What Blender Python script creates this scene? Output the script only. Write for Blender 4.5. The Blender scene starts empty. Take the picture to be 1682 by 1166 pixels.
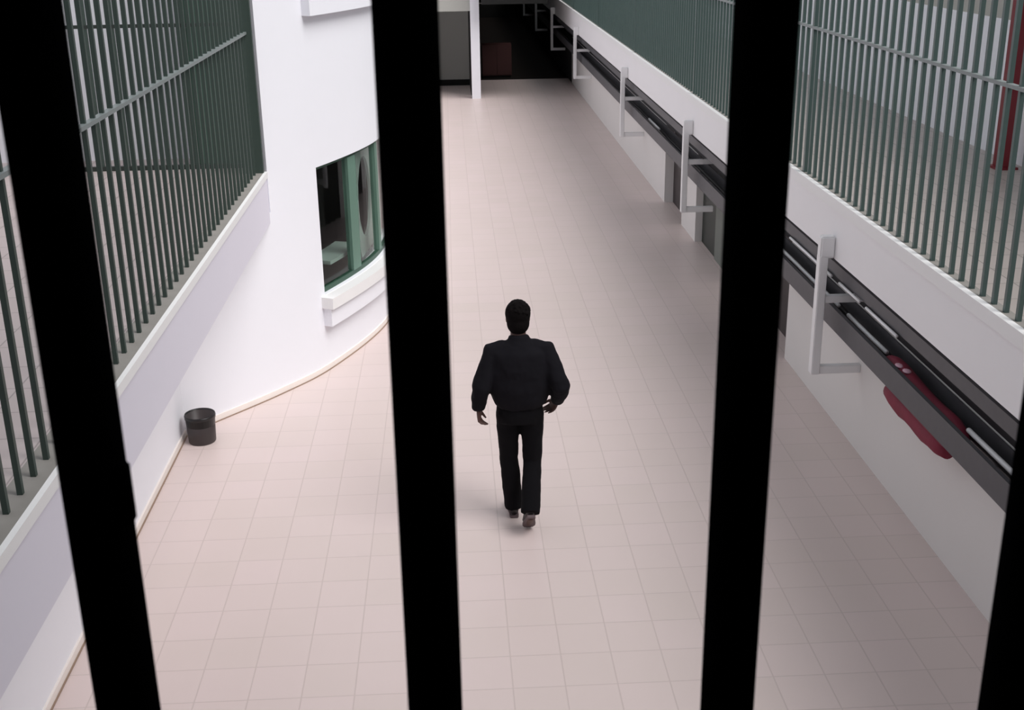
import bpy, bmesh, math, random
from mathutils import Vector, Matrix
random.seed(7)
scene = bpy.context.scene
col = scene.collection

# ------------------------------------------------------------ camera
cam_d = bpy.data.cameras.new('camera')
cam = bpy.data.objects.new('camera', cam_d)
col.objects.link(cam)
W_PX, H_PX, F_PX = 1682.0, 1166.0, 1957.0
cam_d.sensor_fit = 'HORIZONTAL'
cam_d.sensor_width = 36.0
cam_d.lens = F_PX / W_PX * 36.0
cam_d.clip_start = 0.02
cam_d.clip_end = 300
rx = Vector((0.9984555, -0.05364225, -0.01446126))      # image right in world
dn = Vector((-0.03209085, -0.34436406, -0.93828757))    # image down in world
fw = Vector((0.04535191, 0.93730246, -0.34555362))      # view direction in world
m = Matrix((rx, -dn, -fw)).transposed()
cam.matrix_world = Matrix.Translation((0, 0, 4.3)) @ m.to_4x4()
scene.camera = cam
cam_d.dof.use_dof = True
cam_d.dof.focus_distance = 11.0
cam_d.dof.aperture_fstop = 26.0

# ------------------------------------------------------------ light and exposure
scene.view_settings.view_transform = 'Standard'
scene.view_settings.look = 'None'
scene.view_settings.gamma = 1
scene.view_settings.use_curve_mapping = False
scene.view_settings.exposure = 0.05
world = bpy.data.worlds.new('overcast_sky')
scene.world = world
world.use_nodes = True
bg = world.node_tree.nodes['Background']
bg.inputs['Color'].default_value = (0.93, 0.96, 1.0, 1)   # plain overcast daylight
bg.inputs['Strength'].default_value = 0.58
sun_d = bpy.data.lights.new('veiled_sun', 'SUN')
sun_d.energy = 3.0
sun_d.angle = math.radians(40)          # sun behind thin cloud
sun_d.color = (1.0, 0.965, 0.95)
sun = bpy.data.objects.new('veiled_sun', sun_d)
sun.rotation_euler = Vector((0.50, -0.38, 0.80)).to_track_quat('Z', 'Y').to_euler()
sun.location = (10, 8, 20)
col.objects.link(sun)

# ------------------------------------------------------------ helpers
def srgb(r, g, b):
    f = lambda c: ((c / 255 + 0.055) / 1.055) ** 2.4 if c > 10 else c / 255 / 12.92
    return (f(r), f(g), f(b), 1)

def mat(name, c, rough=0.6, metal=0.0, noise=0.0, nscale=3.0, spec=0.5, bump=0.0):
    m = bpy.data.materials.new(name)
    m.use_nodes = True
    nt = m.node_tree
    b = nt.nodes['Principled BSDF']
    b.inputs['Roughness'].default_value = rough
    b.inputs['Metallic'].default_value = metal
    b.inputs['Specular IOR Level'].default_value = spec
    b.inputs['Base Color'].default_value = c
    if noise > 0 or bump > 0:
        tc = nt.nodes.new('ShaderNodeTexCoord')
        nz = nt.nodes.new('ShaderNodeTexNoise')
        nz.inputs['Scale'].default_value = nscale
        nz.inputs['Detail'].default_value = 4
        nt.links.new(tc.outputs['Object'], nz.inputs['Vector'])
        if noise > 0:
            mx = nt.nodes.new('ShaderNodeMix'); mx.data_type = 'RGBA'
            mx.inputs[6].default_value = tuple(x * (1 - noise) for x in c[:3]) + (1,)
            mx.inputs[7].default_value = tuple(min(1, x * (1 + noise)) for x in c[:3]) + (1,)
            nt.links.new(nz.outputs['Fac'], mx.inputs[0])
            nt.links.new(mx.outputs[2], b.inputs['Base Color'])
        if bump > 0:
            bp = nt.nodes.new('ShaderNodeBump')
            bp.inputs['Strength'].default_value = bump
            bp.inputs['Distance'].default_value = 0.01
            nt.links.new(nz.outputs['Fac'], bp.inputs['Height'])
            nt.links.new(bp.outputs['Normal'], b.inputs['Normal'])
    return m

def tile_mat(name, c1, c2, grout, px, py, ox, oy, gw=0.006, rough=0.4):
    m = bpy.data.materials.new(name); m.use_nodes = True
    nt = m.node_tree; N = nt.nodes; L = nt.links
    b = N['Principled BSDF']
    tc = N.new('ShaderNodeTexCoord')
    sep = N.new('ShaderNodeSeparateXYZ'); L.new(tc.outputs['Object'], sep.inputs[0])
    def math_(op, a, bb=None):
        n = N.new('ShaderNodeMath'); n.operation = op
        for i, v in enumerate((a, bb)):
            if v is None: continue
            if isinstance(v, (int, float)): n.inputs[i].default_value = v
            else: L.new(v, n.inputs[i])
        return n.outputs[0]
    us, cells = [], []
    for k, (p, o) in enumerate(((px, ox), (py, oy))):
        u = math_('DIVIDE', math_('SUBTRACT', sep.outputs[k], o), p)
        fr = math_('FRACT', u)
        cells.append(math_('FLOOR', u))
        d = math_('MINIMUM', fr, math_('SUBTRACT', 1.0, fr))
        us.append(math_('MULTIPLY', d, p))
    dist = math_('MINIMUM', us[0], us[1])
    g = N.new('ShaderNodeMapRange'); g.inputs[1].default_value = gw * 0.25; g.inputs[2].default_value = gw
    L.new(dist, g.inputs[0])
    cb = N.new('ShaderNodeCombineXYZ'); L.new(cells[0], cb.inputs[0]); L.new(cells[1], cb.inputs[1])
    wn = N.new('ShaderNodeTexWhiteNoise'); wn.noise_dimensions = '2D'; L.new(cb.outputs[0], wn.inputs['Vector'])
    nz = N.new('ShaderNodeTexNoise'); nz.inputs['Scale'].default_value = 1.1; nz.inputs['Detail'].default_value = 3
    L.new(tc.outputs['Object'], nz.inputs['Vector'])
    fac = math_('ADD', math_('MULTIPLY', wn.outputs['Value'], 0.35), math_('MULTIPLY', nz.outputs['Fac'], 0.65))
    mx = N.new('ShaderNodeMix'); mx.data_type = 'RGBA'
    mx.inputs[6].default_value = c1; mx.inputs[7].default_value = c2
    L.new(fac, mx.inputs[0])
    m2 = N.new('ShaderNodeMix'); m2.data_type = 'RGBA'
    m2.inputs[6].default_value = grout
    L.new(g.outputs[0], m2.inputs[0]); L.new(mx.outputs[2], m2.inputs[7])
    L.new(m2.outputs[2], b.inputs['Base Color'])
    b.inputs['Roughness'].default_value = rough
    bp = N.new('ShaderNodeBump'); bp.inputs['Strength'].default_value = 0.3; bp.inputs['Distance'].default_value = 0.002
    L.new(g.outputs[0], bp.inputs['Height']); L.new(bp.outputs['Normal'], b.inputs['Normal'])
    return m

M = {}
M['floor'] = tile_mat('beige_pink_tiles', srgb(212, 198, 192), srgb(221, 204, 202), srgb(201, 186, 182), 0.3125, 0.3272, -1.611, 5.947)
M['gallery_tile'] = tile_mat('grey_pink_gallery_tiles', srgb(172, 160, 158), srgb(186, 174, 173), srgb(140, 130, 128), 0.31, 0.31, 0, 0)
M['gallery_tile_right'] = tile_mat('grey_brown_gallery_tiles', srgb(160, 152, 146), srgb(176, 168, 164), srgb(120, 115, 110), 0.31, 0.31, 0, 0)
M['white'] = mat('white_paint', srgb(238, 239, 245), 0.75, noise=0.015, nscale=1.5)
M['lilac'] = mat('lilac_white_paint', srgb(224, 221, 232), 0.7, noise=0.015, nscale=1.5)
M['fascia'] = mat('grey_white_fascia_paint', srgb(240, 239, 241), 0.65, noise=0.02, nscale=2)
M['cap'] = mat('white_edge_cap', srgb(238, 238, 238), 0.55)
M['wall_right'] = mat('grey_white_wall_paint', srgb(226, 224, 222), 0.75, noise=0.02, nscale=1.5)
M['concrete'] = mat('grey_concrete', srgb(140, 137, 132), 0.85, noise=0.12, nscale=9)
M['skirting'] = mat('cream_skirting_tile', srgb(240, 232, 226), 0.5)
M['joint'] = mat('brown_joint', srgb(150, 128, 112), 0.7)
M['teal'] = mat('dark_teal_bar_paint', srgb(54, 68, 62), 0.45, noise=0.06, nscale=20)
M['teal_right'] = mat('teal_grey_bar_paint', srgb(66, 84, 81), 0.4, noise=0.06, nscale=20)
M['green'] = mat('green_panel_paint', srgb(62, 98, 82), 0.5, noise=0.1, nscale=6)
M['rail'] = mat('pale_grey_rail_paint', srgb(124, 132, 132), 0.45)
M['dark_rail'] = mat('black_green_rail_paint', srgb(34, 42, 38), 0.5)
M['black'] = mat('black_bar_paint', srgb(9, 9, 10), 0.95, noise=0.15, nscale=30, spec=0.0)
M['viewer'] = mat('dark_landing_paint', srgb(50, 48, 48), 0.9)
M['bracket'] = mat('white_bracket_paint', srgb(240, 240, 241), 0.5)
M['tray'] = mat('dark_grey_steel_tray', srgb(82, 82, 86), 0.5, metal=0.2, noise=0.12, nscale=14)
M['cable'] = mat('black_cable_rubber', srgb(34, 32, 36), 0.5)
M['cable_grey'] = mat('grey_cable_rubber', srgb(78, 74, 78), 0.55)
M['conduit'] = mat('white_plastic_conduit', srgb(236, 236, 238), 0.4)
M['red'] = mat('dark_red_cloth', srgb(122, 26, 52), 0.7, noise=0.25, nscale=9, bump=0.5)
M['pink'] = mat('pink_white_label', srgb(225, 180, 195), 0.6)
M['redpaint'] = mat('dark_red_paint', srgb(118, 22, 34), 0.45)
M['door_dark'] = mat('black_brown_door', srgb(44, 36, 36), 0.5)
M['door_green'] = mat('black_green_door', srgb(36, 44, 38), 0.5)
M['door_grey'] = mat('grey_green_door', srgb(116, 122, 116), 0.6)
M['dark'] = mat('shade_black_and_trim', srgb(16, 16, 15), 0.9)  # near black stands in for far-end shade; also end skirting and plinth
M['shade_floor'] = mat('floor_shade_black', srgb(34, 30, 28), 0.9, spec=0.1)  # shade of the covered far end put into the floor colour
M['brown'] = mat('dark_red_brown_cabinet', srgb(70, 34, 32), 0.6)
M['grey_wall'] = mat('grey_end_wall', srgb(176, 176, 170), 0.8)
M['bin'] = mat('brown_black_plastic', srgb(54, 47, 47), 0.4)
M['liner'] = mat('black_bin_liner', srgb(14, 13, 14), 0.35)
M['frame'] = mat('grey_green_frame', srgb(96, 128, 114), 0.45)
M['frame_dark'] = mat('dark_green_frame', srgb(44, 78, 62), 0.45)
M['pale_green'] = mat('pale_grey_green_panel', srgb(158, 176, 168), 0.5)
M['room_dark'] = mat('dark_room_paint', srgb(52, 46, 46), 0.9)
M['skin'] = mat('skin', srgb(78, 54, 48), 0.6)
M['hair'] = mat('black_hair', srgb(14, 11, 11), 0.9, bump=0.4, nscale=60, spec=0.1)
M['jacket'] = mat('black_jacket_cloth', srgb(19, 18, 23), 0.9, noise=0.1, nscale=8, spec=0.15)
M['trousers'] = mat('black_trouser_cloth', srgb(14, 13, 16), 0.95, spec=0.15)
M['shoe'] = mat('dark_grey_shoe_leather', srgb(34, 29, 31), 0.5)
M['sole'] = mat('grey_brown_shoe_sole', srgb(92, 78, 80), 0.7)
g = bpy.data.materials.new('window_glass'); g.use_nodes = True
gb = g.node_tree.nodes['Principled BSDF']
gb.inputs['Base Color'].default_value = (0.9, 0.95, 0.93, 1)
gb.inputs['Roughness'].default_value = 0.03
gb.inputs['Transmission Weight'].default_value = 1.0
gb.inputs['IOR'].default_value = 1.2
M['glass'] = g

def empty(name, loc, label, cat, group=None):
    o = bpy.data.objects.new(name, None)
    o.location = loc; col.objects.link(o)
    o['label'] = label; o['category'] = cat
    if group: o['group'] = group
    return o

def mesh_obj(name, bm, material, parent=None, loc=(0, 0, 0), smooth=False):
    """bm holds coordinates relative to the parent (or to loc when top-level)"""
    bmesh.ops.recalc_face_normals(bm, faces=bm.faces)
    me = bpy.data.meshes.new(name)
    bm.to_mesh(me); bm.free()
    if material: me.materials.append(material)
    if smooth:
        for p in me.polygons: p.use_smooth = True
    o = bpy.data.objects.new(name, me)
    o.location = loc
    col.objects.link(o)
    if parent: o.parent = parent
    return o

def tag(o, label, cat, group=None):
    o['label'] = label; o['category'] = cat
    if group: o['group'] = group
    return o

def struct(o):
    o['kind'] = 'structure'; return o

def add_box(bm, x0, x1, y0, y1, z0, z1):
    vs = [bm.verts.new((x, y, z)) for x in (x0, x1) for y in (y0, y1) for z in (z0, z1)]
    for f in ((0, 1, 3, 2), (4, 6, 7, 5), (0, 4, 5, 1), (2, 3, 7, 6), (0, 2, 6, 4), (1, 5, 7, 3)):
        bm.faces.new([vs[i] for i in f])

def box(name, material, x0, x1, y0, y1, z0, z1, parent=None, bevel=0.0, at=None):
    """box in world coordinates; origin at its base centre, or relative to parent location"""
    if parent is not None: ox, oy, oz = world_loc(parent)
    elif at is not None: ox, oy, oz = at
    else: ox, oy, oz = 0, 0, 0
    bm = bmesh.new()
    add_box(bm, x0 - ox, x1 - ox, y0 - oy, y1 - oy, z0 - oz, z1 - oz)
    if bevel:
        bmesh.ops.bevel(bm, geom=bm.edges[:] , offset=bevel, segments=2, affect='EDGES')
    return mesh_obj(name, bm, material, parent, (0, 0, 0) if parent else (ox, oy, oz))

def world_loc(o):
    v = Vector(o.location)
    while o.parent:
        o = o.parent; v += Vector(o.location)
    return v

def add_tube(bm, pts, rads, segs=16, cap=True, up=None, flat=None):
    """pts: path; rads: radius or (ra, rb) per point; ra along the 'side' axis, rb along the other"""
    pts = [Vector(p) for p in pts]
    rings = []
    for i, p in enumerate(pts):
        if i == 0: t = pts[1] - pts[0]
        elif i == len(pts) - 1: t = pts[-1] - pts[-2]
        else: t = (pts[i + 1] - pts[i - 1])
        t.normalize()
        ref = Vector(up) if up else (Vector((0, 1, 0)) if abs(t.y) < 0.9 else Vector((0, 0, 1)))
        a = t.cross(ref)
        if a.length < 1e-4: a = t.cross(Vector((1, 0, 0)))
        a.normalize(); b = a.cross(t).normalized()
        r = rads[i]
        ra, rb = r if isinstance(r, (tuple, list)) else (r, r)
        rings.append([bm.verts.new(p + a * ra * math.cos(2 * math.pi * k / segs) + b * rb * math.sin(2 * math.pi * k / segs)) for k in range(segs)])
    for r0, r1 in zip(rings, rings[1:]):
        for k in range(segs):
            bm.faces.new((r0[k], r0[(k + 1) % segs], r1[(k + 1) % segs], r1[k]))
    if cap:
        bm.faces.new(rings[0][::-1]); bm.faces.new(rings[-1])

def add_ball(bm, c, r, sub=2):
    mt = Matrix.Translation(c) @ Matrix.Diagonal((r[0], r[1], r[2], 1))
    bmesh.ops.create_icosphere(bm, subdivisions=sub, radius=1, matrix=mt)

def recentre(o):
    vs = [v.co for v in o.data.vertices]
    c = Vector(((min(v.x for v in vs) + max(v.x for v in vs)) / 2, (min(v.y for v in vs) + max(v.y for v in vs)) / 2, min(v.z for v in vs)))
    o.data.transform(Matrix.Translation(-c)); o.location = Vector(o.location) + c
    return o

def prism(bm, poly, z0, z1):
    lo = [bm.verts.new((x, y, z0)) for x, y in poly]
    hi = [bm.verts.new((x, y, z1)) for x, y in poly]
    n = len(poly)
    for i in range(n):
        bm.faces.new((lo[i], lo[(i + 1) % n], hi[(i + 1) % n], hi[i]))
    bm.faces.new(lo[::-1]); bm.faces.new(hi)

def sbox(name, m_, *c): return struct(box(name, m_, *c))

# ------------------------------------------------------------ setting
XL, XR, XW, XWL, ZT, ZB = -1.688, 3.05, 3.35, -2.45, 2.15, 1.675
YE = 56.0
sbox('floor', M['floor'], -2.6, 3.7, 0.6, 34.0, -0.2, 0.0)
sbox('floor_far', M['shade_floor'], -2.6, 3.7, 34.0, YE, -0.2, 0.0)  # corridor floor continued, colour darkened for the shade there

# left side under the gallery
sbox('wall_left', M['white'], -2.7, XWL, 0.62, 9.9, 0, ZB)
sbox('baseboard_left', M['skirting'], XWL, XWL + 0.016, 0.62, 9.86, 0, 0.06)
sbox('trim_1', M['joint'], XWL + 0.016, XWL + 0.026, 0.62, 9.85, 0, 0.008)
# gallery slab left
sbox('floor_gallery_left', M['gallery_tile'], -4.7, XL - 0.1, 0.62, 11.75, ZB + 0.1, ZT)
sbox('wall_fascia_left', M['lilac'], XL - 0.11, XL, 0.62, 10.86, ZB, ZT - 0.05)
sbox('trim_2', M['cap'], XL - 0.016, XL + 0.012, 0.62, 10.85, ZT - 0.052, ZT + 0.004)
sbox('trim_3', M['concrete'], XL - 0.16, XL - 0.016, 0.62, 10.86, ZT - 0.05, ZT + 0.002)
sbox('ceiling_soffit_left', M['white'], -2.7, XL - 0.11, 0.62, 10.9, ZB, ZB + 0.1)

# curved wall (cylindrical sweep seen in plan), with a window
base = [(-2.45, 9.88), (-2.275, 10.108), (-1.718, 10.80), (-1.287, 11.49), (-0.825, 12.76), (-0.68, 14.2), (-0.62, 16.5)]
def catmull(P, n=10):
    out = []
    Q = [(2 * P[0][0] - P[1][0], 2 * P[0][1] - P[1][1])] + list(P) + [(2 * P[-1][0] - P[-2][0], 2 * P[-1][1] - P[-2][1])]
    for i in range(1, len(Q) - 2):
        p0, p1, p2, p3 = Q[i - 1:i + 3]
        for k in range(n):
            t = k / n
            out.append(tuple(0.5 * (2 * p1[j] + (p2[j] - p0[j]) * t + (2 * p0[j] - 5 * p1[j] + 4 * p2[j] - p3[j]) * t * t + (3 * p1[j] - p0[j] - 3 * p2[j] + p3[j]) * t ** 3) for j in (0, 1)))
    out.append(P[-1])
    return out
curve = catmull(base, 12)
def offset(C, d):
    out = []
    for i, p in enumerate(C):
        a = Vector(C[max(i - 1, 0)]); b = Vector(C[min(i + 1, len(C) - 1)])
        t = (b - a).normalized(); n = Vector((t.y, -t.x))      # to the corridor side
        out.append((p[0] + n.x * d, p[1] + n.y * d))
    return out
def sub_curve(C, ya, yb):
    """portion of the plan curve between two y values"""
    out = []
    for (x0, y0), (x1, y1) in zip(C, C[1:]):
        if y0 < ya <= y1: u = (ya - y0) / (y1 - y0); out.append((x0 + u * (x1 - x0), ya))
        if ya < y1 < yb: out.append((x1, y1))
        if y0 < yb <= y1: u = (yb - y0) / (y1 - y0); out.append((x0 + u * (x1 - x0), yb))
    return out
def curve_slab(bm, C, d0, d1, z0, z1):
    a, b = offset(C, d0), offset(C, d1)
    prism(bm, a + b[::-1], z0, z1)
WY0, WY1 = 11.45, 14.1          # window span along y
WZ0, WZ1 = 0.78, 2.06
bm = bmesh.new()
lowc = [p for p in curve]
upc = sub_curve(curve, 10.851, 16.4)
for C, z0, z1 in ((sub_curve(curve, 9.881, WY0), 0, ZB + 0.1), (sub_curve(curve, 10.851, WY0), ZB + 0.1, 6),
                  (sub_curve(curve, WY1, 16.49), 0, 6), (sub_curve(curve, WY0, WY1), 0, WZ0), (sub_curve(curve, WY0, WY1), WZ1, 6)):
    curve_slab(bm, C, 0, -0.16, z0, z1)
struct(mesh_obj('wall_curved', bm, M['white']))
bm = bmesh.new(); curve_slab(bm, sub_curve(curve, 9.9, 16.49), 0.016, 0.0, 0, 0.06)
struct(mesh_obj('baseboard_curved', bm, M['skirting']))
bm = bmesh.new(); curve_slab(bm, sub_curve(curve, 9.93, 16.49), 0.026, 0.016, 0, 0.008)
struct(mesh_obj('trim_4', bm, M['joint']))
sbox('wall_left_far', M['white'], -0.8, -0.62, 16.48, 33.2, 0, 6)

# curved window: sill block, frame, mullions, panes, and what stands behind it
win = empty('window_1', (-1.1, 12.2, WZ0), 'green framed window in the curved white wall, dark left pane', 'window')
win['kind'] = 'structure'
def wpart(name, m_, ya, yb, d0, d1, z0, z1, parent=win):
    bm = bmesh.new()
    curve_slab(bm, sub_curve(curve, ya, yb), d0, d1, z0, z1)
    bmesh.ops.translate(bm, verts=bm.verts, vec=-world_loc(parent))
    return mesh_obj(name, bm, m_, parent)
wpart('window_sill', M['cap'], WY0 - 0.06, WY1, 0.13, -0.02, 0.66, WZ0 - 0.005)
wpart('sill_apron', M['white'], WY0 - 0.04, WY1, 0.09, -0.0, 0.47, 0.66)
fr = wpart('window_frame', M['frame_dark'], WY0, WY1, -0.05, -0.10, WZ0, WZ0 + 0.05)
wpart('frame_head', M['frame_dark'], WY0, WY1, -0.05, -0.10, WZ1 - 0.04, WZ1)
wpart('frame_jamb', M['frame_dark'], WY0, WY0 + 0.03, -0.05, -0.10, WZ0 + 0.05, WZ1 - 0.04)
wpart('mullion', M['frame'], 12.12, 12.30, -0.04, -0.11, WZ0 + 0.05, WZ1 - 0.04)
wpart('mullion', M['frame'], 12.92, 13.02, -0.04, -0.11, WZ0 + 0.05, WZ1 - 0.04)
wpart('pane', M['glass'], WY0 + 0.03, 12.12, -0.072, -0.078, WZ0 + 0.05, WZ1 - 0.04)
wpart('pane', M['glass'], 12.30, 12.92, -0.072, -0.078, WZ0 + 0.05, WZ1 - 0.04)
wpart('pane', M['glass'], 13.02, WY1 - 0.03, -0.072, -0.078, WZ0 + 0.05, WZ1 - 0.04)
# room behind the window
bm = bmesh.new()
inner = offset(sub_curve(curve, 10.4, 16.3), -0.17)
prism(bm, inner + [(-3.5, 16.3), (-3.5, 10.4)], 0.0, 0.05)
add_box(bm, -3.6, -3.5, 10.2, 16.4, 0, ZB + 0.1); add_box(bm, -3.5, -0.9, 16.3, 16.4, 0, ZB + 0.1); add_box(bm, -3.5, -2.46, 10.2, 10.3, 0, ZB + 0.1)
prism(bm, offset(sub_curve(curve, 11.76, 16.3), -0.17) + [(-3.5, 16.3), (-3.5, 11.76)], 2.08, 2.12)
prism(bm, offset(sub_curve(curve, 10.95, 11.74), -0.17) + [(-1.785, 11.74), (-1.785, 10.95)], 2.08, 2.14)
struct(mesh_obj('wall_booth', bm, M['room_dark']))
# plain counter, and a made-up screen for the reflection
bm = bmesh.new()
curve_slab(bm, sub_curve(curve, WY0 + 0.4, 12.6), -0.165, -0.45, 0.96, 1.0)
mesh_o = recentre(mesh_obj('counter', bm, M['pale_green'])); tag(mesh_o, 'pale grey-green counter just inside the curved window', 'counter')
def arch_panel():
    # made-up screen behind the right pane; its round opening imitates the pane's reflection
    bm = bmesh.new()
    C = offset(sub_curve(curve, 12.62, 13.9), -0.17)
    a, b = Vector(C[0]), Vector(C[-1]); t = (b - a).normalized(); n = Vector((-t.y, t.x))
    o = a; L = (b - a).length
    cx, cz, r = 0.38, 1.42, 0.34
    N = 40
    outer = [(0, 0.8), (L, 0.8), (L, 2.0), (0, 2.0)]
    def sq(ang):
        c, s = math.cos(ang), math.sin(ang)
        k = []
        if c > 1e-6: k.append((L - cx) / c)
        if c < -1e-6: k.append((0.0 - cx) / c)
        if s > 1e-6: k.append((2.02 - cz) / s)
        if s < -1e-6: k.append((0.8 - cz) / s)
        kk = min(k); return (cx + c * kk, cz + s * kk)
    rings = []
    for d in (0, 0.03):
        ri = [bm.verts.new((o.x + t.x * (cx + r * math.cos(q)) + n.x * d, o.y + t.y * (cx + r * math.cos(q)) + n.y * d, cz + r * 1.3 * math.sin(q))) for q in [2 * math.pi * k / N for k in range(N)]]
        ro = []
        for q in [2 * math.pi * k / N for k in range(N)]:
            u, z = sq(q); ro.append(bm.verts.new((o.x + t.x * u + n.x * d, o.y + t.y * u + n.y * d, z)))
        rings.append((ri, ro))
    for k in range(N):
        j = (k + 1) % N
        (ri, ro), (si, so) = rings
        bm.faces.new((ri[k], ri[j], ro[j], ro[k])); bm.faces.new((si[k], so[k], so[j], si[j]))
        bm.faces.new((ri[k], si[k], si[j], ri[j])); bm.faces.new((ro[k], ro[j], so[j], so[k]))
    return tag(recentre(mesh_obj('reflection_screen', bm, M['pale_green'])), 'pale green made-up panel with a round opening, for the window reflection', 'screen')
arch_panel()
# sill of the window above
bm = bmesh.new()
curve_slab(bm, sub_curve(curve, 11.40, 14.2), 0.09, 0.0, 3.47, 3.75)
struct(mesh_obj('trim_5', bm, M['white']))

# left gallery end: white wall with a barred gate before it, green door leaf
sbox('wall_gallery_end', M['white'], -4.7, -1.72, 11.6, 11.75, ZT, 6)
sbox('wall_gallery_left', M['white'], -4.85, -4.7, 0.62, 11.75, ZB, 6)
gate = empty('barred_gate', (-3.1, 11.08, ZT), 'dark barred gate across the left gallery in front of the white end wall', 'gate')
box('bottom_rail', M['dark_rail'], -4.6, -1.90, 11.06, 11.10, ZT, ZT + 0.04, gate)
box('top_rail', M['dark_rail'], -4.6, -1.90, 11.065, 11.095, 3.42, 3.45, gate)
x = -4.5
k = 0
bar_me = None
while x < -2.3:
    if bar_me is None:
        o = box('bar', M['teal'], -4.515, -4.485, 11.07, 11.09, ZT + 0.04, 4.7, gate); bar_me = o; bx0 = x
    else:
        o = bar_me.copy(); col.objects.link(o); o.parent = gate; o.location = (x - bx0, 0, 0)
    x += 0.118; k += 1
gp = empty('gate_door', (-2.1, 11.14, ZT), 'green metal door leaf beside the curved wall, seen through the left bars', 'door')
box('door_panel', M['green'], -2.33, -1.74, 11.12, 11.17, ZT, 4.7, gp)
box('door_stile', M['dark_rail'], -2.36, -2.33, 11.11, 11.18, ZT, 4.7, gp)
box('mid_rail', M['frame_dark'], -2.33, -1.74, 11.105, 11.12, 3.1, 3.16, gp)

# right side
sbox('floor_gallery_right', M['gallery_tile_right'], XR + 0.05, 5.15, 0.62, YE, ZB + 0.1, ZT)
sbox('wall_fascia_right', M['fascia'], XR, XR + 0.12, 0.62, YE, ZB, ZT - 0.07)
sbox('trim_6', M['cap'], XR - 0.016, XR + 0.03, 0.62, YE, ZT - 0.085, ZT + 0.004)
sbox('trim_7', M['concrete'], XR + 0.03, XR + 0.10, 0.62, YE, ZT - 0.06, ZT + 0.002)
sbox('ceiling_soffit_right', M['white'], XR + 0.12, 3.7, 0.62, YE, ZB, ZB + 0.1)
doors = [(11.32, 12.6, 'door_dark', 0.18), (17.0, 18.45, 'door_dark', 0.14), (14.1, 16.0, 'door_green', 0.10)]
doors.sort()
y = 0.62
bm = bmesh.new()
for ya, yb, mm, dep in doors:
    add_box(bm, XW, XW + 0.22, y, ya, 0, ZB); y = yb
add_box(bm, XW, XW + 0.22, y, 33.0, 0, ZB)
for ya, yb, mm, dep in doors: add_box(bm, XW, XW + 0.22, ya, yb, 1.45, ZB)
struct(mesh_obj('wall_right', bm, M['wall_right']))
sbox('wall_right_far', M['dark'], XW, XW + 0.22, 33.0, YE, 0, ZB)  # right wall continued, its shade painted in as near black
dn_ = 0
for ya, yb, mm, dep in doors:
    dn_ += 1
    o = sbox('door_%d' % dn_, M[mm], XW + dep, XW + dep + 0.04, ya, yb, 0, 1.45)
    if mm == 'door_green':
        box('side_panel', M['door_grey'], XW + dep - 0.02, XW + dep, ya, 15.1, 0, 1.45, o)
    h_ = bmesh.new(); add_tube(h_, [(XW + dep, yb - 0.12, 1.0), (XW + dep - 0.05, yb - 0.12, 1.0), (XW + dep - 0.05, yb - 0.24, 1.0)], [0.009] * 3, 8)
    mesh_obj('door_handle', h_, M['rail'], o)
sbox('wall_gallery_right', M['white'], 5.05, 5.2, 0.62, YE, ZT, 3.36)
sbox('wall_gallery_right_upper', M['grey_wall'], 5.05, 5.2, 0.62, YE, 3.36, 4.3)
t = empty('red_post', (4.86, 10.2, ZT), 'dark red square post standing in the right gallery behind the bars', 'post')
box('shaft', M['redpaint'], 4.79, 4.92, 10.13, 10.26, ZT + 0.02, 5.2, t)
box('base_plate', M['redpaint'], 4.76, 4.95, 10.10, 10.29, ZT, ZT + 0.02, t)

# far end: grey wall, column, beam, covered area with its shade painted near black
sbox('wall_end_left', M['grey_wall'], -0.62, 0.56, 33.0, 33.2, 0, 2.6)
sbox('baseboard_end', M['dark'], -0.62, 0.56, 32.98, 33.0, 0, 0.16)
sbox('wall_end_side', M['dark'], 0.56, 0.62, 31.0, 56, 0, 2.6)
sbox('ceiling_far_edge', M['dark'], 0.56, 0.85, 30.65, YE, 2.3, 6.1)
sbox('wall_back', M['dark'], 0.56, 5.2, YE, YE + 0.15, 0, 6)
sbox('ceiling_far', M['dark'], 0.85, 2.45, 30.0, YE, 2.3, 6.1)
sbox('trim_8', M['grey_wall'], -0.62, 0.60, 30.5, 31.0, 2.12, 2.9)
c_ = empty('square_column', (0.68, 30.5, 0), 'white square column at the far end beside the dark opening', 'column')
box('shaft', M['white'], 0.57, 0.79, 30.4, 30.62, 0.0, 2.9, c_)
c_ = empty('cabinet', (1.36, 34.6, 0), 'dark red-brown cabinet in the dark recess behind the far column', 'cabinet')
box('body', M['brown'], 0.95, 1.78, 34.4, 34.9, 0.06, 0.92, c_)
box('plinth', M['dark'], 0.98, 1.75, 34.42, 34.88, 0.0, 0.06, c_)
for a, b in ((0.96, 1.36), (1.37, 1.77)):
    d_ = box('door', M['brown'], a, b, 34.38, 34.4, 0.09, 0.9, c_)
for i, (a, b) in enumerate(((0.72, 1.08), (1.3, 1.9))):
    c_ = empty('ceiling_light', ((a + b) / 2, 31.5, 2.3), ['short unlit ceiling light fitting in dark far area beside the column', 'long unlit ceiling light fitting in dark far area near the brackets'][i], 'ceiling light', 'unlit lights in the far dark area')
    box('housing', M['rail'], a, b, 31.45, 31.55, 2.24, 2.3, c_)
    box('diffuser', M['grey_wall'], a + 0.02, b - 0.02, 31.46, 31.54, 2.225, 2.24, c_)

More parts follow.
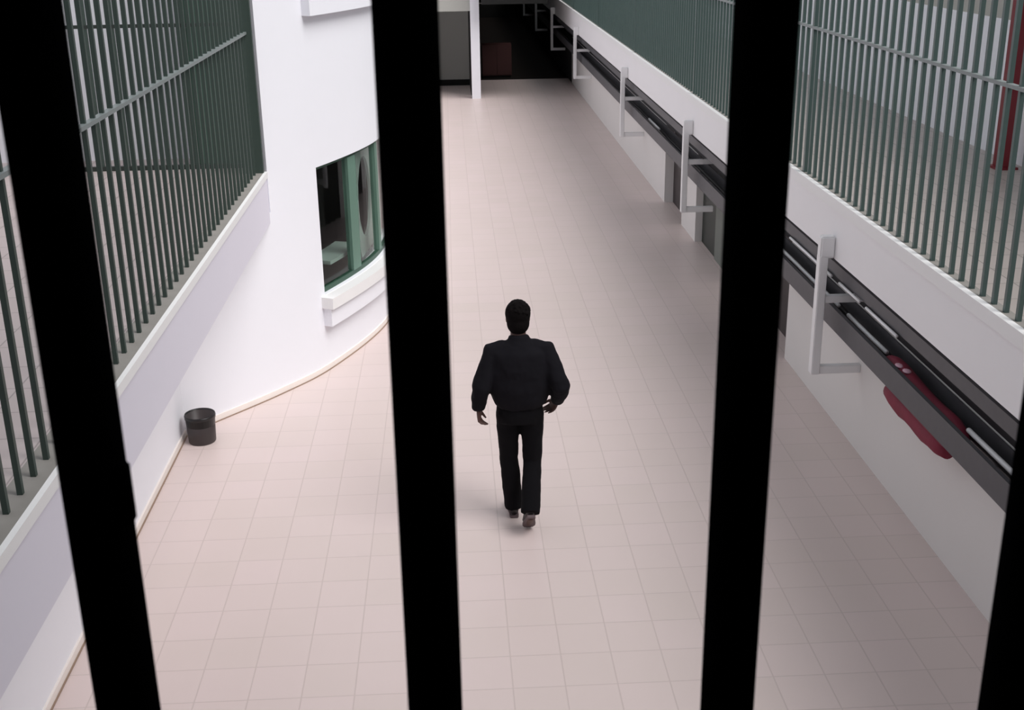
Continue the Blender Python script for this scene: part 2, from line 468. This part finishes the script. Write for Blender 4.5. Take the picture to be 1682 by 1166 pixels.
# the landing the viewer stands on
sbox('floor_landing', M['viewer'], -2.0, 2.3, -3.0, 0.6, 2.5, 2.7)
sbox('ceiling_landing', M['viewer'], -2.0, 2.3, -3.0, 0.6, 5.4, 5.6)
sbox('wall_landing_back', M['viewer'], -2.0, 2.3, -3.1, -3.0, 2.5, 5.6)
sbox('wall_landing_left', M['viewer'], -2.1, -2.0, -3.1, 0.6, 2.5, 5.6)
sbox('wall_landing_right', M['viewer'], 2.3, 2.4, -3.1, 0.6, 2.5, 5.6)

sbox('wall_blocker_lower', M['white'], -4.9, 5.2, 0.42, 0.62, 0, 2.48)  # unseen walls added to shade the near floor and stop sky leaking in
sbox('wall_blocker_left', M['white'], -4.9, -2.1, 0.42, 0.62, 2.48, 14)
sbox('wall_blocker_right', M['white'], 2.4, 5.2, 0.42, 0.62, 2.48, 14)
sbox('wall_blocker_upper', M['white'], -2.1, 2.4, 0.61, 0.7, 5.4, 14)

# ------------------------------------------------------------ foreground bars
fg = [(-0.1542, 0.4608), (-0.0157, 0.4651), (0.1227, 0.4693), (0.2617, 0.4735)]
fl_ = ['leftmost thick black bar right before the camera', 'thick black bar before the camera, just left of the walking man',
       'thick black bar before the camera, just right of the walking man', 'rightmost thick black bar before the camera, cut by the right edge']
for i, (x, y) in enumerate(fg):
    t = empty('window_bar', (x, y, 2.7), fl_[i], 'bar', 'black bars before the camera')
    bm = bmesh.new()
    add_tube(bm, [(0, 0, 0.0), (0, 0, 2.7)], [0.0138 if i == 0 else 0.0126] * 2, 32)
    s_ = mesh_obj('shaft', bm, M['black'], t, smooth=True)
    bm = bmesh.new(); add_tube(bm, [(0, 0, 0.0), (0, 0, 0.012)], [0.026] * 2, 24); mesh_obj('collar', bm, M['black'], t)
    if i == 0:
        box('latch_plate', M['black'], x + 0.0, x + 0.0158, y - 0.008, y + 0.0, 4.062, 4.089, t, bevel=0.001)

# ------------------------------------------------------------ barred railings
def railing(name, xc, y0, y1, ys, m_, label, grp, post_at, side):
    t = empty(name, (xc, (y0 + y1) / 2, ZT), label, 'railing', grp)
    ox, oy, oz = t.location
    box('rail', M['rail'], xc - 0.012 - (0.014 if side > 0 else 0), xc + 0.012 + (0.014 if side < 0 else 0), y0 + 0.002, y1 - 0.002, 3.370, 3.391, t)
    box('top_rail', m_, xc - 0.02, xc + 0.02, y0 + 0.002, y1 - 0.002, 4.86, 4.9, t)
    first = None
    hw = 0.0135 if side > 0 else 0.0115
    for y in ys:
        if first is None:
            first = box('bar', m_, xc - hw, xc + hw, y - hw, y + hw, ZT, 4.86, t); fy = y
        else:
            o = first.copy(); col.objects.link(o); o.parent = t; o.location = (0, y - fy, 0)
    for p in post_at:
        box('post', m_, xc - (0.1 if side < 0 and p > 10 else 0.022), xc + (0.07 if side < 0 and p > 10 else 0.022), p - 0.05, p - 0.004, ZT, 4.86, t)
    return t
ordn = ['nearest', 'second', 'third', 'fourth', 'fifth', 'sixth', 'seventh', 'eighth', 'ninth', 'tenth']
edges = [4.3] + [10.28 + 4.96 * i for i in range(9)] + [55.8]
for i, (a, b) in enumerate(zip(edges, edges[1:])):
    n0 = math.ceil((a + 0.06 - 6.111) / 0.1553); n1 = math.floor((b - 0.06 - 6.111) / 0.1553)
    ys = [6.111 + 0.1553 * k for k in range(n0, n1 + 1)]
    railing('gallery_railing', 3.11, a, b, ys, M['teal_right'], ('nearest bay' if i == 0 else ordn[i] + ' bay from the camera') + ' of the teal barred railing along the right gallery edge',
            'railing bays of the right gallery', [b], 1)
edges = [1.0, 5.72, 10.83]
for i, (a, b) in enumerate(zip(edges, edges[1:])):
    n0 = math.ceil((a + 0.06 - 4.232) / 0.1655); n1 = math.floor((b - 0.04 - 4.232) / 0.1655)
    ys = [4.232 + 0.1655 * k for k in range(n0, n1 + 1)]
    railing('gallery_railing', -1.77, a, b, ys, M['teal'], ['near bay of the dark barred railing on the left gallery, at the left edge', 'far bay of the dark barred railing on the left gallery, ending at the curved wall'][i],
            'railing bays of the left gallery', [b], -1)

# ------------------------------------------------------------ hanging brackets
hy = [9.15, 14.95, 20.6, 28.5, 34.9, 41.1, 47.6]
hl = ['grey-white hanging bracket on the right fascia, nearest the camera', 'second white hanging bracket from the camera, by the dark green door',
      'third white hanging bracket from the camera, right of the far floor', 'fourth white hanging bracket from the camera, left of it the dark end',
      'fifth white hanging bracket from the camera, against the dark far area', 'sixth white hanging bracket from the camera, against the dark far area',
      'farthest of the white hanging brackets, at the top of the picture']
for y, lb in zip(hy, hl):
    t = empty('hanging_bracket', (2.98, y, 0.72), lb, 'bracket', 'brackets hanging from the right fascia')
    box('upright', M['bracket'], 2.93, 3.0, y - 0.045, y + 0.045, 0.68, 1.70, t, bevel=0.006)
    box('mounting_block', M['bracket'], 2.93, 3.05, y - 0.045, y + 0.045, 1.68, 1.86, t, bevel=0.012)
    box('arm', M['bracket'], 3.0, XW, y - 0.03, y + 0.03, 0.68, 0.75, t, bevel=0.004)
    box('arm', M['bracket'], 3.0, XW, y - 0.03, y + 0.03, 1.30, 1.36, t, bevel=0.004)

# ------------------------------------------------------------ cable trays and cables
def tray(name, x0, x1, z0, z1, label, cat='cable tray'):
    t = empty(name, ((x0 + x1) / 2, 26, z0), label, cat)
    box('side_rail', M['tray'], x0, x0 + 0.008, 0.7, 55, z0, z1, t)
    box('side_rail', M['tray'], x1 - 0.008, x1, 0.7, 55, z0, z1, t)
    box('rail_lip', M['tray'], x0, x0 + 0.03, 0.7, 55, z1, z1 + 0.004, t)
    f = None
    y = 1.0
    ys = [1.0 + 0.5 * k for k in range(95)]
    for y in ys:
        if f is None: f = box('rung', M['tray'], x0 + 0.008, x1 - 0.008, y - 0.02, y + 0.02, z0, z0 + 0.015, t)
        else:
            o = f.copy(); col.objects.link(o); o.parent = t; o.location = (0, y - 1.0, 0)
    return t
tray('cable_tray', 3.105, XW - 0.01, 1.05, 1.225, 'lower dark steel cable ladder running along the right wall through the brackets')
tray('cable_tray', 3.105, XW - 0.01, 1.50, 1.60, 'upper dark steel cable ladder tucked under the right fascia')
def cable(x, z, r, m_, label, y0=0.8, y1=54.5, wob=0.008, name='cable', cat='cable', grp=None, step=0.6):
    bm = bmesh.new()
    n = max(3, int((y1 - y0) / step))
    pts = [(x + random.uniform(-wob, wob), y0 + (y1 - y0) * k / n, z + random.uniform(0, wob * 0.4)) for k in range(n + 1)]
    oy = (y0 + y1) / 2
    pts = [(p[0] - x, p[1] - oy, p[2] - z) for p in pts]
    add_tube(bm, pts, [r] * len(pts), 8)
    return tag(mesh_obj(name, bm, m_, None, (x, oy, z), smooth=True), label, cat, grp)
cable(3.298, 1.10, 0.026, M['cable'], 'thick black cable against the wall in the lower cable ladder', grp='cables in the lower ladder')
cable(3.232, 1.09, 0.024, M['cable'], 'black cable in the middle of the lower cable ladder', grp='cables in the lower ladder')
cable(3.14, 1.09, 0.018, M['cable_grey'], 'grey cable along the outer rail of the lower cable ladder', grp='cables in the lower ladder')
cable(3.298, 1.55, 0.026, M['cable'], 'thick black cable against the wall in the upper cable ladder', grp='cables in the upper ladder')
cable(3.23, 1.54, 0.024, M['cable'], 'black cable in the middle of the upper cable ladder', grp='cables in the upper ladder')
cable(3.15, 1.535, 0.018, M['cable'], 'thin black cable along the outer rail of the upper cable ladder', grp='cables in the upper ladder')
bm = bmesh.new(); add_box(bm, 0.002, 0.0095, -25, 25, 0, 0.055); add_box(bm, 0.002, 0.0095, -25, 25, 0.125, 0.25)
o = tag(mesh_obj('back_plate', bm, M['cable'], None, (XW - 0.01, 26.0, 1.24)), 'black backing strip on the right wall between the two cable ladders', 'panel')
cz = [(9.35, 12.5, 1.20, 3.20, 'white conduit in lower ladder beyond the nearest bracket'), (8.2, 9.1, 1.20, 3.20, 'white conduit in lower ladder between nearest bracket and red cloth'),
      (5.9, 6.72, 1.22, 3.20, 'white conduit in lower ladder in front of the red cloth'), (18.2, 19.2, 1.2, 3.2, 'white conduit in lower ladder between second and third bracket')]
for a, b, z, x, lb in cz:
    cable(x, z, 0.017, M['conduit'], lb, a, b, 0.002, 'conduit', 'conduit', 'white conduits on the cable ladders')
cz = [(9.25, 10.5, 1.49, 3.085, 'thin white conduit on upper ladder beyond the nearest bracket'), (8.55, 9.05, 1.49, 3.085, 'short thin white conduit on upper ladder beside the nearest bracket'),
      (7.75, 8.4, 1.49, 3.085, 'thin white conduit on upper ladder above the red cloth')]
for a, b, z, x, lb in cz:
    cable(x, z, 0.011, M['conduit'], lb, a, b, 0.001, 'conduit', 'conduit', 'white conduits on the cable ladders')

# red cloth bundle lying in the lower ladder and bulging out below it
t = empty('red_cloth', (3.2, 7.5, 1.0), 'dark red cloth bundle stuffed in the lower cable ladder and hanging below', 'cloth')
bm = bmesh.new()
n = 14
pts, rr = [], []
for k in range(n + 1):
    u = k / n
    y = 8.22 - u * 1.5
    pts.append((0.0, y - 7.5, 0.10 + 0.02 * math.sin(6 * u + 1)))
    e = (0.35, 0.75, 0.95)[k] if k < 3 else ((0.35, 0.75, 0.95)[n - k] if n - k < 3 else 1)
    rr.append((0.082 * e, 0.125 * e))
add_tube(bm, pts, rr, 20, up=(0, 0, 1))
o = mesh_obj('bundle', bm, M['red'], t, smooth=True)
bm = bmesh.new()
pts = [(0.0, 8.05 - 7.5 - k * 0.108, -0.045 + 0.006 * math.sin(k * 1.7)) for k in range(11)]
rr = [(0.075 * e, 0.085 * e) for e in [0.75, .97, 1, 1.03, .98, 1, 1, 1.04, 1, .95, .6]]
add_tube(bm, pts, rr, 16, up=(0, 0, 1))
mesh_obj('hanging_fold', bm, M['red'], t, smooth=True)
bm = bmesh.new()
add_ball(bm, (-0.03, 0.36, 0.225), (0.03, 0.05, 0.012), 2); add_ball(bm, (-0.02, 0.24, 0.228), (0.03, 0.045, 0.012), 2)
mesh_obj('patch', bm, M['pink'], t, smooth=True)

# ------------------------------------------------------------ waste bin
t = empty('waste_bin', (-2.27, 9.73, 0), 'small round dark waste bin in the corner where the curved wall starts', 'waste bin')
def lathe(bm, prof, segs=32):
    rings = [[bm.verts.new((r * math.cos(2 * math.pi * k / segs), r * math.sin(2 * math.pi * k / segs), z)) for k in range(segs)] for r, z in prof]
    for a, b in zip(rings, rings[1:]):
        for k in range(segs): bm.faces.new((a[k], a[(k + 1) % segs], b[(k + 1) % segs], b[k]))
    bm.faces.new(rings[0][::-1]); bm.faces.new(rings[-1])
bm = bmesh.new(); lathe(bm, [(0.112, 0), (0.118, 0.01), (0.128, 0.25), (0.122, 0.25), (0.11, 0.02)])
mesh_obj('body', bm, M['bin'], t, smooth=True)
bm = bmesh.new(); lathe(bm, [(0.121, 0.11), (0.123, 0.255), (0.131, 0.262), (0.135, 0.25), (0.133, 0.225), (0.1305, 0.225), (0.1305, 0.25), (0.12, 0.10)])
mesh_obj('liner', bm, M['liner'], t, smooth=True)

# ------------------------------------------------------------ the walking man
P0 = Vector((0.44, 8.15, 0))   # pose is drawn round this point, then set on its place
man = empty('person', P0 + Vector((-0.005, -0.13, 0)), 'person in black jacket and trousers walking away down the tiled corridor', 'person')
def rel(p): return Vector(p) - P0
def limb(bm, pts, rads, segs=18, up=None): add_tube(bm, [rel(p) for p in pts], rads, segs, up=up)
def hand(bm, wrist, direc, side, palm_n, s=1.0):
    """wrist point, hand direction, direction of the thumb side, palm normal"""
    d = Vector(direc).normalized(); sd = Vector(side).normalized(); nn = Vector(palm_n).normalized()
    w = Vector(wrist)
    limb(bm, [w - d * 0.02, w + d * 0.02, w + d * 0.055, w + d * 0.092], [(0.024, 0.017), (0.034, 0.016), (0.041, 0.015), (0.038, 0.012)], 14, up=nn)
    for k, (off, ln, r) in enumerate(((0.030, 0.072, 0.0092), (0.010, 0.080, 0.0095), (-0.011, 0.074, 0.009), (-0.031, 0.058, 0.0082))):
        p = w + d * 0.082 + sd * off
        cur = 0.35 + 0.08 * k
        pts = [p]
        ang = 0.15
        for seg in (0.42, 0.32, 0.26):
            ang += cur
            dd = d * math.cos(ang) + nn * math.sin(ang) + sd * (0.04 * (1 - k))
            pts.append(pts[-1] + dd.normalized() * ln * seg)
        limb(bm, pts, [r, r * 0.97, r * 0.9, r * 0.7], 10)
    p = w + d * 0.02 + sd * 0.026
    limb(bm, [p, p + (sd * 0.6 + d * 0.7 + nn * 0.25).normalized() * 0.038, p + (sd * 0.45 + d * 0.85 + nn * 0.35).normalized() * 0.066, p + (sd * 0.3 + d * 0.9 + nn * 0.45).normalized() * 0.088], [0.013, 0.0115, 0.0105, 0.0075], 10)
def remesh(o, v, it=4, f=0.5):
    r = o.modifiers.new('remesh', 'REMESH'); r.mode = 'VOXEL'; r.voxel_size = v; r.use_smooth_shade = True
    s_ = o.modifiers.new('smooth', 'SMOOTH'); s_.iterations = it; s_.factor = f

# joints
shL, elL, wrL = (0.250, 8.14, 1.385), (0.160, 8.06, 1.13), (0.142, 8.10, 0.95)
shR, elR, wrR = (0.634, 8.14, 1.385), (0.740, 8.03, 1.125), (0.715, 8.19, 0.955)
hipL, knL, anL = (0.355, 8.15, 0.93), (0.362, 8.24, 0.50), (0.395, 8.25, 0.09)
hipR, knR, anR = (0.53, 8.15, 0.93), (0.535, 8.17, 0.50), (0.500, 7.92, 0.20)
hx, hyy, hz = 0.440, 8.185, 1.615        # head centre
# body, one continuous surface
bm = bmesh.new()
limb(bm, [(0.442, 8.15, 0.90), (0.442, 8.15, 0.97), (0.44, 8.14, 1.10), (0.44, 8.13, 1.28), (0.44, 8.135, 1.38), (0.44, 8.15, 1.44)],
     [(0.10, 0.075), (0.135, 0.09), (0.135, 0.095), (0.16, 0.105), (0.15, 0.09), (0.07, 0.06)], 24, up=(0, 1, 0))
limb(bm, [(0.44, 8.14, 1.38), (0.44, 8.155, 1.46), (0.44, 8.175, 1.54)], [(0.065, 0.06), (0.056, 0.058), (0.056, 0.058)], 18)
add_ball(bm, rel((hx, hyy, hz + 0.02)), (0.076, 0.095, 0.092), 3)
add_ball(bm, rel((hx, hyy + 0.02, hz - 0.05)), (0.060, 0.070, 0.068), 3)
limb(bm, [(hx, hyy + 0.085, hz + 0.02), (hx, hyy + 0.118, hz - 0.022), (hx, hyy + 0.085, hz - 0.036)], [0.009, 0.014, 0.012], 10)   # nose
limb(bm, [(hx - 0.024, hyy + 0.082, hz - 0.066), (hx, hyy + 0.094, hz - 0.066), (hx + 0.024, hyy + 0.082, hz - 0.066)], [0.006, 0.009, 0.006], 8)   # lips
for s in (-1, 1):
    add_ball(bm, rel((hx + s * 0.078, hyy - 0.002, hz - 0.01)), (0.010, 0.018, 0.030), 2)       # ear
    add_ball(bm, rel((hx + s * 0.031, hyy + 0.078, hz + 0.008)), (0.013, 0.012, 0.011), 2)      # eye
for s_, e_, w_ in ((shL, elL, wrL), (shR, elR, wrR)):
    mid = [(a + b) / 2 for a, b in zip(s_, e_)]; m2_ = [a * 0.6 + b * 0.4 for a, b in zip(e_, w_)]
    limb(bm, [s_, mid, e_, m2_, w_], [0.052, 0.047, 0.040, 0.038, 0.027], 16)
for h_, k_, a_ in ((hipL, knL, anL), (hipR, knR, anR)):
    mid = [(a + b) / 2 for a, b in zip(h_, k_)]; m2_ = [a * 0.65 + b * 0.35 for a, b in zip(k_, a_)]
    limb(bm, [h_, mid, k_, m2_, a_], [0.074, 0.066, 0.052, 0.054, 0.038], 18)
limb(bm, [(0.395, 8.22, 0.06), (0.393, 8.32, 0.05), (0.39, 8.42, 0.035)], [(0.034, 0.035), (0.038, 0.03), (0.03, 0.018)], 14, up=(0, 0, 1))
limb(bm, [(0.500, 7.905, 0.17), (0.495, 7.96, 0.11), (0.490, 8.02, 0.05)], [(0.034, 0.032), (0.036, 0.026), (0.03, 0.018)], 14, up=(0, 0, 1))
hand(bm, wrL, (0.06, 0.08, -1), (0.25, 1, 0), (1, -0.2, 0.05))
hand(bm, wrR, (-0.35, 0.55, -0.75), (-0.5, 0.8, 0.5), (-0.85, -0.45, 0.0))
o = mesh_obj('body', bm, M['skin'], man, smooth=True); remesh(o, 0.0065, 2, 0.4)
# hair
bm = bmesh.new()
add_ball(bm, rel((hx, hyy - 0.012, hz + 0.034)), (0.092, 0.102, 0.100), 3)
add_ball(bm, rel((hx, hyy - 0.034, hz - 0.03)), (0.082, 0.076, 0.088), 3)
for v in bm.verts:
    # cut the hair back to a hairline over the face
    q = v.co + P0
    if q.y > hyy + 0.055 and q.z < hz + 0.085: v.co.y = (hyy + 0.045) - P0.y
for s in (-1, 1): add_ball(bm, rel((hx + s * 0.076, hyy + 0.01, hz + 0.005)), (0.010, 0.022, 0.04), 2)
for k in range(70):
    a = random.uniform(0, 2 * math.pi); e = random.uniform(0.15, 1.4)
    d = Vector((math.cos(a) * math.cos(e), math.sin(a) * math.cos(e), math.sin(e)))
    c = Vector((hx, hyy - 0.012, hz + 0.034))
    if d.y > 0.6 and d.z < 0.5: continue
    p = c + Vector((d.x * 0.086, d.y * 0.096, d.z * 0.094))
    limb(bm, [p, p + d * 0.012 + Vector((0, -0.008, -0.004))], [0.012, 0.005], 6)
o = mesh_obj('hair', bm, M['hair'], man, smooth=True); remesh(o, 0.006, 2, 0.4)
# jacket: torso, collar, sleeves
bm = bmesh.new()
limb(bm, [(0.446, 8.15, 0.96), (0.446, 8.148, 0.985), (0.446, 8.14, 1.04), (0.445, 8.13, 1.12), (0.442, 8.125, 1.27), (0.44, 8.13, 1.37), (0.44, 8.145, 1.435), (0.44, 8.155, 1.475)],
     [(0.178, 0.130), (0.192, 0.140), (0.212, 0.152), (0.232, 0.155), (0.228, 0.150), (0.205, 0.125), (0.120, 0.090), (0.066, 0.068)], 32, up=(0, 1, 0))
limb(bm, [(0.44, 8.145, 1.43), (0.44, 8.15, 1.465), (0.44, 8.155, 1.495)], [(0.095, 0.088), (0.078, 0.080), (0.072, 0.076)], 20)
for s_, e_, w_ in ((shL, elL, wrL), (shR, elR, wrR)):
    q = [0.44 + (s_[0] - 0.44) * 0.5, s_[1], s_[2] + 0.02]
    mid = [(a + b) / 2 for a, b in zip(s_, e_)]; m2_ = [a * 0.55 + b * 0.45 for a, b in zip(e_, w_)]
    m3_ = [a * 0.12 + b * 0.88 for a, b in zip(e_, w_)]
    limb(bm, [q, s_, mid, e_, m2_, m3_, w_], [0.062, 0.070, 0.070, 0.068, 0.062, 0.050, 0.044], 18)
o = mesh_obj('jacket', bm, M['jacket'], man, smooth=True); remesh(o, 0.010, 14, 0.6)
tx = bpy.data.textures.new('cloth_folds', 'CLOUDS'); tx.noise_scale = 0.11
dm = o.modifiers.new('folds', 'DISPLACE'); dm.texture = tx; dm.strength = 0.022; dm.mid_level = 0.5
# trousers
bm = bmesh.new()
limb(bm, [(0.442, 8.15, 1.04), (0.442, 8.15, 0.97), (0.442, 8.15, 0.91), (0.442, 8.15, 0.84)], [(0.160, 0.115), (0.168, 0.124), (0.175, 0.135), (0.160, 0.128)], 28, up=(0, 1, 0))
for h_, k_, a_, fx in ((hipL, knL, anL, 0), (hipR, knR, anR, 1)):
    mid = [(a + b) / 2 for a, b in zip(h_, k_)]; m2_ = [(a + b) / 2 for a, b in zip(k_, a_)]
    cuff = Vector(a_) + (Vector(a_) - Vector(k_)).normalized() * 0.015
    limb(bm, [(h_[0], h_[1], 0.90), mid, k_, m2_, a_, cuff], [0.092, 0.080, 0.070, 0.072, 0.073, 0.072], 20)
o = mesh_obj('trousers', bm, M['trousers'], man, smooth=True); remesh(o, 0.009, 4, 0.5)
dm = o.modifiers.new('folds', 'DISPLACE'); dm.texture = tx; dm.strength = 0.014; dm.mid_level = 0.5
# shoes
def shoe(heel, toe, rollup, label=None):
    heel, toe = Vector(heel), Vector(toe)
    d = (toe - heel); L = d.length; d.normalize()
    up = Vector((1, 0, 0)).cross(d).normalized()
    bm = bmesh.new()
    st = [(0, 0.026, 0.040), (0.12, 0.036, 0.050), (0.35, 0.036, 0.048), (0.6, 0.044, 0.038), (0.82, 0.046, 0.028), (0.97, 0.026, 0.018)]
    limb(bm, [heel + d * L * u + up * (0.018 + rz) for u, rx_, rz in st], [(rx_, rz) for u, rx_, rz in st], 18, up=up)
    o = mesh_obj('shoe', bm, M['shoe'], man, smooth=True)
    bm = bmesh.new()
    pts = []
    out = [(0.0, 0.026), (0.06, 0.034), (0.3, 0.034), (0.6, 0.046), (0.8, 0.047), (0.95, 0.034), (1.0, 0.012)]
    side = Vector((1, 0, 0))
    ring = [heel + d * L * u + side * w for u, w in out] + [heel + d * L * u - side * w for u, w in out[::-1]]
    lo = [bm.verts.new(rel(p)) for p in ring]; hi = [bm.verts.new(rel(p + up * 0.02)) for p in ring]
    for i in range(len(ring)):
        j = (i + 1) % len(ring); bm.faces.new((lo[i], lo[j], hi[j], hi[i]))
    bm.faces.new(lo[::-1]); bm.faces.new(hi)
    mesh_obj('sole', bm, M['sole'], o)
shoe((0.395, 8.20, 0.003), (0.390, 8.47, 0.003), 0)
shoe((0.500, 7.855, 0.185), (0.490, 8.045, 0.003), 0)
